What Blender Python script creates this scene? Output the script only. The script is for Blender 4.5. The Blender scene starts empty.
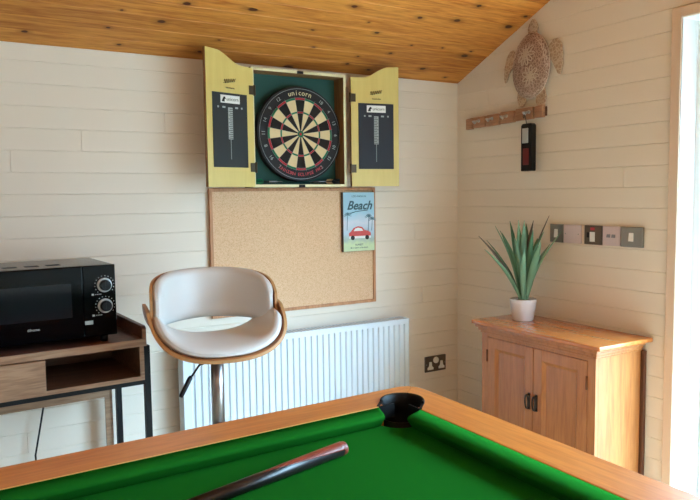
import bpy, bmesh, math, random
from math import sin, cos, pi, radians as R
from mathutils import Vector, Matrix
random.seed(7)
scene = bpy.context.scene
COL = scene.collection
H = 1.40

# ------------------------------------------------------------ camera
def make_camera():
    y, p, r = 0.54318, 0.07927, -0.01253
    f = Vector((sin(y)*cos(p), cos(y)*cos(p), -sin(p)))
    rt = Vector((cos(y), -sin(y), 0)); up = rt.cross(f)
    c, s = cos(r), sin(r)
    rr = c*rt + s*up; uu = -s*rt + c*up
    cam = bpy.data.cameras.new('camera'); cam.sensor_width = 36; cam.lens = 691.8/700*36
    cam.clip_start = 0.02
    o = bpy.data.objects.new('camera', cam); COL.objects.link(o)
    m = Matrix((rr, uu, -f)).transposed().to_4x4(); m.translation = Vector((-2.5577, -3.05, H))
    o.matrix_world = m
    scene.camera = o
make_camera()

# ------------------------------------------------------------ world, daylight, exposure
W = bpy.data.worlds.new('daylight'); scene.world = W; W.use_nodes = True
wn = W.node_tree.nodes; wl = W.node_tree.links
bgn = wn['Background']
bgn.inputs[1].default_value = 12.0
tc = wn.new('ShaderNodeTexCoord'); sep = wn.new('ShaderNodeSeparateXYZ'); cr = wn.new('ShaderNodeValToRGB')
wl.new(tc.outputs['Generated'], sep.inputs[0]); wl.new(sep.outputs['Z'], cr.inputs[0]); wl.new(cr.outputs[0], bgn.inputs[0])
cr.color_ramp.elements[0].position = 0.0; cr.color_ramp.elements[0].color = (0.055, 0.08, 0.095, 1)
cr.color_ramp.elements[1].position = 0.38; cr.color_ramp.elements[1].color = (1.42, 2.12, 2.75, 1)
def portal(name, loc, rot, sx, sy):
    l = bpy.data.lights.new(name, 'AREA'); l.shape = 'RECTANGLE'; l.size = sx; l.size_y = sy; l.cycles.is_portal = True
    o = bpy.data.objects.new(name, l); COL.objects.link(o); o.location = loc; o.rotation_euler = rot
    return o
portal('door_daylight_portal', (0.165, -2.98, 1.04), (0, R(90), 0), 2.07, 3.24)      # faces -x
l_ = bpy.data.lights.new('warm_fill_light', 'POINT'); l_.energy = 9; l_.color = (1.0, .86, .74); l_.shadow_soft_size = .25  # added unseen fill light, warms and lifts the interior
o_ = bpy.data.objects.new('warm_fill_light', l_); COL.objects.link(o_); o_.location = (-3.0, -3.5, 2.3)
vs = scene.view_settings
scene.display_settings.display_device = 'sRGB'
vs.view_transform = 'Standard'; vs.look = 'None'; vs.gamma = 1; vs.use_curve_mapping = False
vs.exposure = 0.46

# ------------------------------------------------------------ materials
def lin(c):
    return tuple(((v/255)/12.92 if v/255 <= .04045 else ((v/255+.055)/1.055)**2.4) for v in c) + (1,)
def mat(name, col, rough=.5, metal=0, spec=None, bump=None, coat=0, sheen=0, emis=None):
    m = bpy.data.materials.new(name); m.use_nodes = True
    b = m.node_tree.nodes['Principled BSDF']; n = m.node_tree.nodes; l = m.node_tree.links
    b.inputs['Base Color'].default_value = lin(col); b.inputs['Roughness'].default_value = rough
    b.inputs['Metallic'].default_value = metal
    if spec is not None: b.inputs['Specular IOR Level'].default_value = spec
    if coat: b.inputs['Coat Weight'].default_value = coat; b.inputs['Coat Roughness'].default_value = .15
    if sheen: b.inputs['Sheen Weight'].default_value = sheen
    # gentle procedural variation
    t = n.new('ShaderNodeTexCoord'); no = n.new('ShaderNodeTexNoise'); no.inputs['Scale'].default_value = (bump or (60, .05))[0]
    no.inputs['Detail'].default_value = 3
    l.new(t.outputs['Object'], no.inputs['Vector'])
    bp = n.new('ShaderNodeBump'); bp.inputs['Strength'].default_value = (bump or (60, .05))[1]; bp.inputs['Distance'].default_value = .002
    l.new(no.outputs[0], bp.inputs['Height']); l.new(bp.outputs[0], b.inputs['Normal'])
    return m
def wood(name, base, dark, axis='X', scale=1.0, rough=.4, knots=0, coat=0, contrast=.5, planks=None, spec=None):
    """grain stretched along axis; knots = voronoi knots density; planks=(axis, pitch, offset) tint per plank"""
    m = bpy.data.materials.new(name); m.use_nodes = True
    n = m.node_tree.nodes; l = m.node_tree.links; b = n['Principled BSDF']
    t = n.new('ShaderNodeTexCoord'); mp = n.new('ShaderNodeMapping')
    sc = {'X': (1.2, 14, 14), 'Y': (14, 1.2, 14), 'Z': (14, 14, 1.2)}[axis]
    mp.inputs['Scale'].default_value = [s*scale for s in sc]
    l.new(t.outputs['Object'], mp.inputs['Vector'])
    no = n.new('ShaderNodeTexNoise'); no.inputs['Scale'].default_value = 2.2; no.inputs['Detail'].default_value = 6; no.inputs['Distortion'].default_value = 1.2
    fine = n.new('ShaderNodeTexNoise'); fine.inputs['Scale'].default_value = 11; fine.inputs['Detail'].default_value = 4
    src = mp.outputs[0]
    if planks:
        sp = n.new('ShaderNodeSeparateXYZ'); l.new(t.outputs['Object'], sp.inputs[0])
        d = n.new('ShaderNodeMath'); d.operation = 'DIVIDE'; d.inputs[1].default_value = planks[1]; l.new(sp.outputs[planks[0]], d.inputs[0])
        fl = n.new('ShaderNodeMath'); fl.operation = 'FLOOR'; l.new(d.outputs[0], fl.inputs[0])
        wnz = n.new('ShaderNodeTexWhiteNoise'); wnz.noise_dimensions = '1D'; l.new(fl.outputs[0], wnz.inputs['W'])
        ad = n.new('ShaderNodeVectorMath'); ad.operation = 'ADD'
        sc2 = n.new('ShaderNodeVectorMath'); sc2.operation = 'SCALE'; sc2.inputs['Scale'].default_value = 40
        l.new(wnz.outputs['Color'], sc2.inputs[0]); l.new(mp.outputs[0], ad.inputs[0]); l.new(sc2.outputs[0], ad.inputs[1]); src = ad.outputs[0]
    l.new(src, no.inputs['Vector']); l.new(src, fine.inputs['Vector'])
    mx = n.new('ShaderNodeMix'); mx.data_type = 'FLOAT'; mx.inputs[0].default_value = .35
    l.new(no.outputs[0], mx.inputs[2]); l.new(fine.outputs[0], mx.inputs[3])
    rp = n.new('ShaderNodeValToRGB'); l.new(mx.outputs[0], rp.inputs[0])
    rp.color_ramp.elements[0].position = .5-contrast*.35; rp.color_ramp.elements[0].color = lin(dark)
    rp.color_ramp.elements[1].position = .5+contrast*.2; rp.color_ramp.elements[1].color = lin(base)
    out = rp.outputs[0]
    if planks:
        hs = n.new('ShaderNodeHueSaturation'); mr = n.new('ShaderNodeMapRange'); mr.inputs[3].default_value = .82; mr.inputs[4].default_value = 1.12
        l.new(wnz.outputs['Value'], mr.inputs[0]); l.new(mr.outputs[0], hs.inputs['Value']); l.new(out, hs.inputs['Color']); out = hs.outputs[0]
    if knots:
        mk = n.new('ShaderNodeMapping'); k = {'X': (4.6, 8, 8), 'Y': (8, 3.4, 8), 'Z': (8, 8, 3.4)}[axis]
        mk.inputs['Scale'].default_value = [v*knots for v in k]; l.new(t.outputs['Object'], mk.inputs['Vector'])
        nd = n.new('ShaderNodeTexNoise'); nd.inputs['Scale'].default_value = 30; l.new(t.outputs['Object'], nd.inputs['Vector'])
        nm = n.new('ShaderNodeMix'); nm.data_type = 'VECTOR'; nm.inputs[0].default_value = .05
        l.new(mk.outputs[0], nm.inputs[4]); l.new(nd.outputs['Color'], nm.inputs[5])
        v = n.new('ShaderNodeTexVoronoi'); v.voronoi_dimensions = '2D'; v.inputs['Scale'].default_value = 1; v.inputs['Randomness'].default_value = 1
        l.new(nm.outputs[1], v.inputs['Vector'])
        kr = n.new('ShaderNodeValToRGB'); sr = n.new('ShaderNodeSeparateColor'); l.new(v.outputs['Color'], sr.inputs[0])
        vm = n.new('ShaderNodeMapRange'); vm.inputs[3].default_value = .55; vm.inputs[4].default_value = 2.2; l.new(sr.outputs[1], vm.inputs[0])
        vd = n.new('ShaderNodeMath'); vd.operation = 'MULTIPLY'; l.new(v.outputs['Distance'], vd.inputs[0]); l.new(vm.outputs[0], vd.inputs[1]); l.new(vd.outputs[0], kr.inputs[0])
        e = kr.color_ramp.elements; e[0].position = .05; e[0].color = (1, 1, 1, 1); e[1].position = .22; e[1].color = (0, 0, 0, 1)
        e2 = e.new(.085); e2.color = (.34, .34, .34, 1)
        # only some cells hold a knot
        sr = n.new('ShaderNodeSeparateColor'); l.new(v.outputs['Color'], sr.inputs[0])
        gt = n.new('ShaderNodeMath'); gt.operation = 'GREATER_THAN'; gt.inputs[1].default_value = .3; l.new(sr.outputs[0], gt.inputs[0])
        ml = n.new('ShaderNodeMath'); ml.operation = 'MULTIPLY'; l.new(gt.outputs[0], ml.inputs[0]); l.new(kr.outputs[0], ml.inputs[1])
        km = n.new('ShaderNodeMix'); km.data_type = 'RGBA'; l.new(ml.outputs[0], km.inputs[0]); l.new(out, km.inputs[6]); km.inputs[7].default_value = lin((72, 26, 8)); out = km.outputs[2]
    l.new(out, b.inputs['Base Color'])
    b.inputs['Roughness'].default_value = rough
    if spec is not None: b.inputs['Specular IOR Level'].default_value = spec
    if coat: b.inputs['Coat Weight'].default_value = coat; b.inputs['Coat Roughness'].default_value = .12
    bp = n.new('ShaderNodeBump'); bp.inputs['Strength'].default_value = .12; bp.inputs['Distance'].default_value = .002
    l.new(mx.outputs[0], bp.inputs['Height']); l.new(bp.outputs[0], b.inputs['Normal'])
    return m
def speckle(name, c1, c2, c3, scale, rough=.9):
    m = mat(name, c1, rough, bump=(scale, .4)); n = m.node_tree.nodes; l = m.node_tree.links; b = n['Principled BSDF']
    t = n['Texture Coordinate']
    v = n.new('ShaderNodeTexVoronoi'); v.inputs['Scale'].default_value = scale; l.new(t.outputs['Object'], v.inputs['Vector'])
    s = n.new('ShaderNodeSeparateColor'); l.new(v.outputs['Color'], s.inputs[0])
    r = n.new('ShaderNodeValToRGB'); e = r.color_ramp.elements
    e[0].color = lin(c3); e[0].position = 0; e[1].color = lin(c2); e[1].position = 1; a = e.new(.35); a.color = lin(c1)
    l.new(s.outputs[0], r.inputs[0]); l.new(r.outputs[0], b.inputs['Base Color']); return m

M = {}
M['wall'] = mat('cream_painted_boards', (236, 224, 208), .45, bump=(25, .12))
M['pine'] = wood('varnished_pine_planks', (228, 152, 70), (178, 97, 36), 'X', 1.0, .45, knots=1.0, spec=.3, planks=('Y', .088))
M['floor'] = wood('oak_laminate', (205, 186, 160), (180, 158, 130), 'X', .7, .4, planks=('Y', .19))
M['white_paint'] = mat('white_gloss_paint', (240, 242, 242), .35)
M['upvc'] = mat('white_upvc', (243, 246, 247), .3)
M['trim'] = mat('cream_trim_paint', (226, 200, 176), .5)
M['yellow'] = wood('pale_yellow_lacquered_board', (220, 198, 116), (208, 184, 100), 'Z', .8, .42, contrast=.9)
M['raw'] = wood('raw_brown_board_edge', (150, 108, 62), (112, 76, 40), 'Z', 1, .6)
M['creamedge'] = mat('cream_cabinet_edge', (228, 220, 176), .5)
M['green_felt'] = mat('dark_green_lining', (44, 84, 78), .9, bump=(300, .3))
M['slate'] = mat('dark_score_slate', (24, 30, 31), .6)
M['slate2'] = mat('blue_black_score_slate', (24, 29, 42), .6)
M['chalk'] = mat('pale_grey_print', (165, 170, 168), .7)
M['white'] = mat('white_plastic', (238, 238, 236), .35)
M['ink'] = mat('black_ink', (30, 28, 26), .7)
M['hinge'] = mat('dark_bronze_hinge', (78, 68, 54), .4, .7)
M['bk'] = mat('black_bristle', (26, 20, 18), .85, bump=(900, .3))
M['bc'] = mat('cream_bristle', (226, 206, 160), .85, bump=(900, .3))
M['br'] = mat('red_bristle', (176, 40, 52), .85, bump=(900, .3))
M['bg'] = mat('green_bristle', (24, 116, 76), .85, bump=(900, .3))
M['board_black'] = mat('dartboard_black_surround', (22, 22, 26), .7)
M['wire'] = mat('steel_wire', (150, 155, 158), .35, .8)
M['red_ink'] = mat('red_print', (196, 62, 72), .6)
M['cork'] = speckle('cork', (226, 186, 148), (234, 198, 162), (210, 166, 124), 330)
M['corkframe'] = wood('cork_board_pine_frame', (206, 148, 104), (172, 114, 74), 'Z', 1, .5)
M['rad'] = mat('radiator_white_enamel', (226, 234, 240), .28)
M['grille'] = mat('grey_grille', (170, 175, 178), .4)
M['ply'] = wood('walnut_bent_plywood', (176, 112, 62), (132, 76, 40), 'X', 1.2, .35, coat=.2)
M['plyedge'] = mat('pale_plywood_edge', (186, 134, 84), .5)
M['leather'] = mat('off_white_leather', (214, 208, 203), .42, bump=(180, .15))
M['chrome'] = mat('chrome', (176, 172, 172), .28, 1.0)
M['blk'] = mat('black_plastic', (10, 10, 12), .35, spec=.3)
M['blkgloss'] = mat('glossy_black_glass', (4, 4, 6), .12, spec=.12)
M['window_dark'] = mat('smoked_oven_window', (22, 23, 27), .1, spec=.2)
M['blkmetal'] = mat('black_powder_coated_steel', (14, 14, 16), .5, spec=.25)
M['silverpaint'] = mat('silver_plastic', (205, 208, 210), .3, .6)
M['desk_front'] = wood('light_walnut_foil', (164, 128, 98), (122, 88, 62), 'X', 1.2, .5)
M['desk_top'] = wood('dark_walnut_foil', (112, 72, 58), (78, 46, 38), 'X', 1.2, .4)
M['desk_in'] = wood('shelf_walnut_foil', (124, 92, 70), (88, 60, 44), 'X', 1.2, .5)
M['steel'] = mat('brushed_steel_plate', (150, 146, 140), .32, .85)
M['steel_dark'] = mat('dark_nickel_plate', (104, 92, 82), .38, .7)
M['mushroom'] = mat('pinkish_white_plastic', (214, 198, 202), .4)
M['rocker_grey'] = mat('grey_rocker', (140, 138, 150), .4)
M['oak'] = wood('golden_oak', (192, 124, 68), (164, 98, 50), 'Z', 1.0, .38, coat=.15)
M['oak_top'] = wood('golden_oak_top', (208, 126, 60), (186, 104, 46), 'Y', 1.0, .22, coat=.5)
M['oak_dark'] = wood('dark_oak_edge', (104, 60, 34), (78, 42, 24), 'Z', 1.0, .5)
M['handle'] = mat('antique_pewter', (66, 60, 56), .45, .7)
M['brass_old'] = mat('aged_brass_hinge', (110, 66, 36), .5, .5)
M['drift'] = wood('driftwood_blocks', (190, 146, 114), (152, 108, 80), 'Y', 1.5, .7)
M['pot'] = mat('white_ceramic', (240, 240, 244), .25)
M['soil'] = mat('brown_moss', (92, 66, 44), .95, bump=(200, 1))
M['leaf'] = mat('sage_green_leaf', (118, 158, 124), .5, bump=(40, .1))
M['leaf2'] = mat('deep_green_leaf', (78, 122, 86), .5, bump=(40, .1))
M['leaf3'] = mat('purple_tipped_leaf', (92, 84, 72), .5, bump=(40, .1))
M['rail'] = wood('orange_oak_rail', (208, 126, 52), (176, 94, 32), 'X', 1.0, .35, coat=.15)
M['rail_y'] = wood('orange_oak_rail_short', (208, 126, 52), (176, 94, 32), 'Y', 1.0, .35, coat=.15)
M['railline'] = mat('pale_rail_edge', (222, 176, 96), .4)
M['cloth'] = mat('green_pool_cloth', (24, 96, 28), .95, bump=(700, .25), spec=0)
M['pocket'] = mat('black_rubber_pocket', (7, 7, 8), .5, spec=.2)
M['cue_butt'] = wood('red_stained_cue_butt', (150, 66, 48), (96, 34, 28), 'X', 1, .4, coat=.1)
M['cue_black'] = mat('black_lacquer', (26, 16, 18), .35)
M['cue_shaft'] = wood('ash_cue_shaft', (226, 186, 130), (200, 156, 100), 'X', 1, .3)
M['paving'] = speckle('pale_patio_slabs', (128, 126, 120), (140, 138, 132), (110, 108, 104), 40)
M['glass'] = None
g = bpy.data.materials.new('clear_window_glass'); g.use_nodes = True
gn = g.node_tree.nodes; gn.remove(gn['Principled BSDF'])
tr = gn.new('ShaderNodeBsdfTransparent'); tr.inputs[0].default_value = (.93, .97, .98, 1); gl = gn.new('ShaderNodeBsdfGlossy'); gl.inputs['Roughness'].default_value = .02
ms = gn.new('ShaderNodeMixShader'); ms.inputs[0].default_value = .06
g.node_tree.links.new(tr.outputs[0], ms.inputs[1]); g.node_tree.links.new(gl.outputs[0], ms.inputs[2]); g.node_tree.links.new(ms.outputs[0], gn['Material Output'].inputs[0]); M['glass'] = g
# turtle: carved whitewashed wood
def carved(name, base, cut, scale):
    m = mat(name, base, .8); n = m.node_tree.nodes; l = m.node_tree.links; b = n['Principled BSDF']; t = n['Texture Coordinate']
    v = n.new('ShaderNodeTexVoronoi'); v.feature = 'DISTANCE_TO_EDGE'; v.inputs['Scale'].default_value = scale; l.new(t.outputs['Object'], v.inputs['Vector'])
    r = n.new('ShaderNodeValToRGB'); r.color_ramp.elements[0].position = .05; r.color_ramp.elements[0].color = lin(base)
    r.color_ramp.elements[1].position = .16; r.color_ramp.elements[1].color = lin(cut); l.new(v.outputs[0], r.inputs[0]); l.new(r.outputs[0], b.inputs['Base Color'])
    bp = n['Bump']; bp.inputs['Strength'].default_value = .6; bp.inputs['Distance'].default_value = .004; bp.invert = True; l.new(v.outputs[0], bp.inputs['Height']); return m
M['shell'] = carved('carved_shell_wood', (188, 160, 144), (142, 112, 96), 70)
M['flipper'] = carved('carved_flipper_wood', (206, 182, 156), (180, 150, 124), 60)

# ------------------------------------------------------------ geometry helpers
class MB:
    def __init__(s): s.v = []; s.f = []; s.m = []; s.sm = []
    def add(s, vs, fs, mi=0, smooth=False):
        o = len(s.v); s.v += [tuple(v) for v in vs]
        for f in fs: s.f.append(tuple(i+o for i in f)); s.m.append(mi); s.sm.append(smooth)
        return s
    def box(s, x0, x1, y0, y1, z0, z1, mi=0):
        x0, x1 = min(x0, x1), max(x0, x1); y0, y1 = min(y0, y1), max(y0, y1); z0, z1 = min(z0, z1), max(z0, z1)
        v = [(x, y, z) for z in (z0, z1) for y in (y0, y1) for x in (x0, x1)]
        return s.add(v, [(0, 2, 3, 1), (4, 5, 7, 6), (0, 1, 5, 4), (2, 6, 7, 3), (0, 4, 6, 2), (1, 3, 7, 5)], mi)
    def tube(s, path, r, n=12, mi=0, cap=True):
        P = [Vector(p) for p in path]; rs = r if isinstance(r, (list, tuple)) else [r]*len(P)
        vs = []; up = None
        for i, p in enumerate(P):
            t = (P[min(i+1, len(P)-1)]-P[max(i-1, 0)]).normalized()
            if up is None: up = t.orthogonal().normalized()
            up = (up - t*up.dot(t)).normalized(); w = t.cross(up)
            for k in range(n):
                a = 2*pi*k/n; vs.append(p+(up*cos(a)+w*sin(a))*rs[i])
        fs = [(i*n+k, i*n+(k+1) % n, (i+1)*n+(k+1) % n, (i+1)*n+k) for i in range(len(P)-1) for k in range(n)]
        s.add(vs, fs, mi, True)
        if cap: 
            s.add(vs[:n], [tuple(range(n))[::-1]], mi); s.add(vs[-n:], [tuple(range(n))], mi)
        return s
    def cyl(s, p0, p1, r, n=24, mi=0, r1=None): return s.tube([p0, p1], [r, r if r1 is None else r1], n, mi)
    def lathe(s, c, prof, n=32, mi=0, axis='z', cap=True):
        vs = []
        for (r, h) in prof:
            for k in range(n):
                a = 2*pi*k/n; p = (r*cos(a), r*sin(a), h)
                if axis == 'y': p = (p[0], p[2], p[1])
                if axis == 'x': p = (p[2], p[0], p[1])
                vs.append((c[0]+p[0], c[1]+p[1], c[2]+p[2]))
        m = len(prof)
        s.add(vs, [(i*n+k, i*n+(k+1) % n, (i+1)*n+(k+1) % n, (i+1)*n+k) for i in range(m-1) for k in range(n)], mi, True)
        if cap:
            s.add(vs[:n], [tuple(range(n))], mi); s.add(vs[-n:], [tuple(range(n))], mi)
        return s
    def prism(s, pts, a, b, plane='xz', mi=0, mi_side=None):
        """extrude 2D polygon between a and b along the third axis"""
        def P(p, h): return {'xz': (p[0], h, p[1]), 'yz': (h, p[0], p[1]), 'xy': (p[0], p[1], h)}[plane]
        n = len(pts); v = [P(p, a) for p in pts]+[P(p, b) for p in pts]
        s.add(v, [tuple(range(n)), tuple(range(n, 2*n))[::-1]], mi)
        s.add(v, [(i, i+n, (i+1) % n+n, (i+1) % n) for i in range(n)], mi if mi_side is None else mi_side)
        return s
    def sheet(s, fn, nu, nv, th, mi=0, mi_edge=None, closed=False):
        """solid sheet: fn(u,v) in [0,1]^2 -> point, thickness th along the normal (both sides)"""
        g = [[Vector(fn(i/nu, j/nv)) for j in range(nv+1)] for i in range(nu+1)]
        A = []; B = []
        for i in range(nu+1):
            for j in range(nv+1):
                du = g[min(i+1, nu)][j]-g[max(i-1, 0)][j]; dv = g[i][min(j+1, nv)]-g[i][max(j-1, 0)]
                nn = du.cross(dv); nn = nn.normalized() if nn.length > 1e-9 else Vector((0, 0, 1))
                t = th(i/nu, j/nv) if callable(th) else th
                A.append(g[i][j]+nn*t/2); B.append(g[i][j]-nn*t/2)
        w = nv+1; N = len(A)
        fs = []
        for i in range(nu):
            for j in range(nv):
                a, b, c, d = i*w+j, (i+1)*w+j, (i+1)*w+j+1, i*w+j+1
                fs += [(a, b, c, d), (d+N, c+N, b+N, a+N)]
        s.add(A+B, fs, mi, True)
        ed = []
        for i in range(nu):
            a, b = i*w, (i+1)*w; ed.append((a, a+N, b+N, b)); a, b = i*w+nv, (i+1)*w+nv; ed.append((b, b+N, a+N, a))
        for j in range(nv):
            a, b = j, j+1; ed.append((b, b+N, a+N, a)); a, b = nu*w+j, nu*w+j+1; ed.append((a, a+N, b+N, b))
        s.add(A+B, ed, mi if mi_edge is None else mi_edge, False)
        return s
    def mesh(s, name, mats):
        me = bpy.data.meshes.new(name); me.from_pydata([tuple(v) for v in s.v], [], s.f)
        for m in (mats if isinstance(mats, (list, tuple)) else [mats]): me.materials.append(m if not isinstance(m, str) else M[m])
        for p, mi, sm in zip(me.polygons, s.m, s.sm): p.material_index = mi; p.use_smooth = sm
        bm = bmesh.new(); bm.from_mesh(me); bmesh.ops.remove_doubles(bm, verts=bm.verts, dist=1e-6); bmesh.ops.recalc_face_normals(bm, faces=bm.faces); bm.to_mesh(me); bm.free()
        return me
ORG = {}
def world(mb, parent):
    """points given in room coordinates -> the thing's own coordinates"""
    o = parent
    while o.parent: o = o.parent
    l = o.location; mb.v = [(v[0]-l[0], v[1]-l[1], v[2]-l[2]) for v in mb.v]; return mb
def build(mb, name, mats, parent=None, room=False, bevel=0, seg=2):
    if room and parent: world(mb, parent)
    me = mb.mesh(name, mats); o = bpy.data.objects.new(name, me); COL.objects.link(o); o.parent = parent
    if bevel:
        b = o.modifiers.new('bevel', 'BEVEL'); b.width = bevel; b.segments = seg; b.limit_method = 'ANGLE'; b.angle_limit = R(40); b.harden_normals = False
    return o
def thing(name, label, cat, loc=(0, 0, 0), rz=0, group=None):
    o = bpy.data.objects.new(name, None); COL.objects.link(o); o.empty_display_size = .1
    o.location = loc; o.rotation_euler = (0, 0, rz); o['label'] = label; o['category'] = cat
    if group: o['group'] = group
    return o
def tag(o, label, cat, group=None):
    o['label'] = label; o['category'] = cat
    if group: o['group'] = group
    return o
def struct(mb, name, mats, parent=None, bevel=0):
    o = build(mb, name, mats, parent, bevel=bevel)
    if not parent: o['kind'] = 'structure'
    return o
def text_mb(body, size, extrude=.0006, shear=0, align='CENTER', offset=0):
    cu = bpy.data.curves.new('lettering', 'FONT'); cu.body = body; cu.size = size; cu.extrude = extrude; cu.shear = shear; cu.offset = offset
    cu.align_x = align; cu.align_y = 'CENTER'; cu.resolution_u = 3
    o = bpy.data.objects.new('lettering', cu); COL.objects.link(o)
    dg = bpy.context.evaluated_depsgraph_get(); me = bpy.data.meshes.new_from_object(o.evaluated_get(dg))
    vs = [v.co.copy() for v in me.vertices]; fs = [tuple(p.vertices) for p in me.polygons]
    bpy.data.objects.remove(o); bpy.data.curves.remove(cu); bpy.data.meshes.remove(me)
    return vs, fs
def put_text(mb, body, size, fn, mi=0, **k):
    """fn maps text-plane (x right, y up, z out) to 3D"""
    vs, fs = text_mb(body, size, **k); mb.add([fn(v.x, v.y, v.z) for v in vs], fs, mi); return mb

# ------------------------------------------------------------ the room
ZE = 2.013; SL = .435; PITCH = .088; RX0, RY1 = -4.6, -5.0; YR = -2.5; ZR = ZE - SL*YR
DY0, DY1, DZ = -1.36, -4.60, 2.075           # patio door opening in the right wall
def boards(mb, length, z_top, joints, plane, base=1.946, holes=(), tops=None):
    """painted T&G boards; face at 0, v-groove between courses. plane 'back': s->x=-s, 'right': s->y=-s"""
    g = .0022; d = .003
    def P(s, h, z): return (-s, h, z) if plane == 'back' else (h, -s, z)
    ks = []; z = base
    while z < z_top: z += PITCH
    while z > -PITCH: ks.append(z); z -= PITCH
    for k, zt in enumerate(ks):
        zb = max(0, zt-PITCH); zt = min(zt, z_top)
        if zt <= zb: continue
        segs = [(0, length)]
        for (a, b, c, e) in holes:
            if zt > c+.001 and zb < e-.001:
                if zb < c < zt or zb < e < zt: pass
                segs = [q for s in segs for q in ((s[0], min(s[1], a)), (max(s[0], b), s[1])) if q[1]-q[0] > .01]
        js = [j for j, zz in joints if zb < zz < zt]
        out = []
        for s0, s1 in segs:
            cuts = [s0]+[j for j in js if s0 < j < s1]+[s1]
            out += list(zip(cuts, cuts[1:]))
        for s0, s1 in out:
            e0 = g if s0 in js else 0; e1 = g if s1 in js else 0
            A = [(s0, zb), (s1, zb), (s1, zt), (s0, zt)]
            B = [(s0+e0, zb+g), (s1-e1, zb+g), (s1-e1, zt-g), (s0+e0, zt-g)]
            v = [P(s, d, z) for s, z in A]+[P(s, 0, z) for s, z in B]
            mb.add(v, [(4, 5, 6, 7), (0, 1, 5, 4), (1, 2, 6, 5), (2, 3, 7, 6), (3, 0, 4, 7)])
# back wall
mb = MB()
boards(mb, 4.6, ZE+.002, [(2.01, 1.63), (2.28, 1.55), (1.66, 1.72), (.3, 1.2), (1.2, .72), (2.2, 1.05), (1.9, .98), (3.3, 1.8), (.25, .82), (2.27, .4)], 'back')
mb.box(-4.7, .1, .003, .12, 0, ZE+.05)
struct(mb, 'wall_back', 'wall')
# right wall: boards, gable, door opening (clipped below the slope by making the boards stop at the roof line)
mb = MB()
mb2 = MB()
boards(mb2, 5.0, ZR, [(.25, 1.9), (1.1, 1.42), (.62, 1.1), (.9, .6), (1.2, 2.25)], 'right', holes=[(-DY0, -DY1, 0, DZ)])
bm = bmesh.new(); me_ = mb2.mesh('tmp', 'wall'); bm.from_mesh(me_)
for sgn in (1, -1):
    no = Vector((0, SL, 1)) if sgn == 1 else Vector((0, -SL, 1))
    co = Vector((0, 0, ZE+.004)) if sgn == 1 else Vector((0, RY1, ZE+.004))
    bmesh.ops.bisect_plane(bm, geom=bm.verts[:]+bm.edges[:]+bm.faces[:], plane_co=co, plane_no=no, clear_outer=True)
# trim the course that crosses the door head
bm.to_mesh(me_); bm.free()
base_o = len(mb.v); mb.add([v.co for v in me_.vertices], [tuple(p.vertices) for p in me_.polygons])
def gable(y): return ZE+.004 - SL*(y if y > YR else (RY1-y))
mb.prism([(0.1, 0), (0.1, ZE-.03), (YR, ZR), (DY1, gable(DY1)), (DY1, DZ), (DY0, DZ), (DY0, 0)], .003, .16, 'yz')
mb.prism([(DY1, 0), (DY1, gable(DY1)), (RY1-.1, ZE-.03), (RY1-.1, 0)], .003, .16, 'yz')
struct(mb, 'wall_right', 'wall')
# left and front wall (behind the camera), front wall with a window
mb = MB(); mb.prism([(0.1, 0), (0.1, ZE), (YR, ZR+.03), (RY1-.1, ZE), (RY1-.1, 0)], RX0-.15, RX0, 'yz'); struct(mb, 'wall_left', 'wall')
mb = MB(); mb.box(RX0-.1, .1, RY1-.15, RY1, 0, ZE+.05)
struct(mb, 'wall_front', 'wall')
mb = MB(); mb.box(RX0-.15, .16, RY1-.15, .12, -.1, 0); struct(mb, 'floor', 'floor')
# ceiling: planks running along x, two slopes; each in-slope plank has small bevels
def slope(y0, z0, y1, z1):
    L = math.hypot(y1-y0, z1-z0); n = int(L/PITCH)+1; ty, tz = (y1-y0)/L, (z1-z0)/L; ny, nz = -tz*(-1 if ty > 0 else 1), -abs(ty)
    if ny*0+nz > 0: pass
    g = .0022; d = .0025; mbx = MB()
    # outward (up) normal
    uy, uz = (tz, -ty) if -ty > 0 else (-tz, ty)
    for i in range(n):
        a, b = i*PITCH, min((i+1)*PITCH, L)
        def Q(x, s, h): return (x, y0+ty*s+uy*h, z0+tz*s+uz*h)
        v = [Q(x, s, h) for x in (RX0-.1, .14) for s, h in ((a, d), (a+g, 0), (b-g, 0), (b, d))]
        mbx.add(v, [(0, 1, 5, 4), (1, 2, 6, 5), (2, 3, 7, 6)])
    v = [Q(x, s, h) for x in (RX0-.15, .16) for s, h in ((-.1, d+.001), (L+.0, d+.001), (L+.0, .08), (-.1, .08))]
    mbx.add(v, [(0, 1, 5, 4), (1, 2, 6, 5), (2, 3, 7, 6), (3, 0, 4, 7), (0, 3, 2, 1), (4, 5, 6, 7)])
    return mbx
def plank_obj(name, y0, z0, y1, z1):
    mbx = slope(y0, z0, y1, z1); me = mbx.mesh(name, 'pine')
    o = bpy.data.objects.new(name, me); COL.objects.link(o)
    ang = math.atan2(z1-z0, y1-y0) if y1 > y0 else math.atan2(z0-z1, y0-y1)
    rot = Matrix.Rotation(ang, 4, 'X'); T = Matrix.Translation((0, y0, z0)) @ rot
    me.transform(T.inverted()); o.matrix_world = T
    o['kind'] = 'structure'; return o
plank_obj('ceiling', 0, ZE, YR, ZR)
plank_obj('ceiling', RY1, ZE, YR, ZR)
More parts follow.
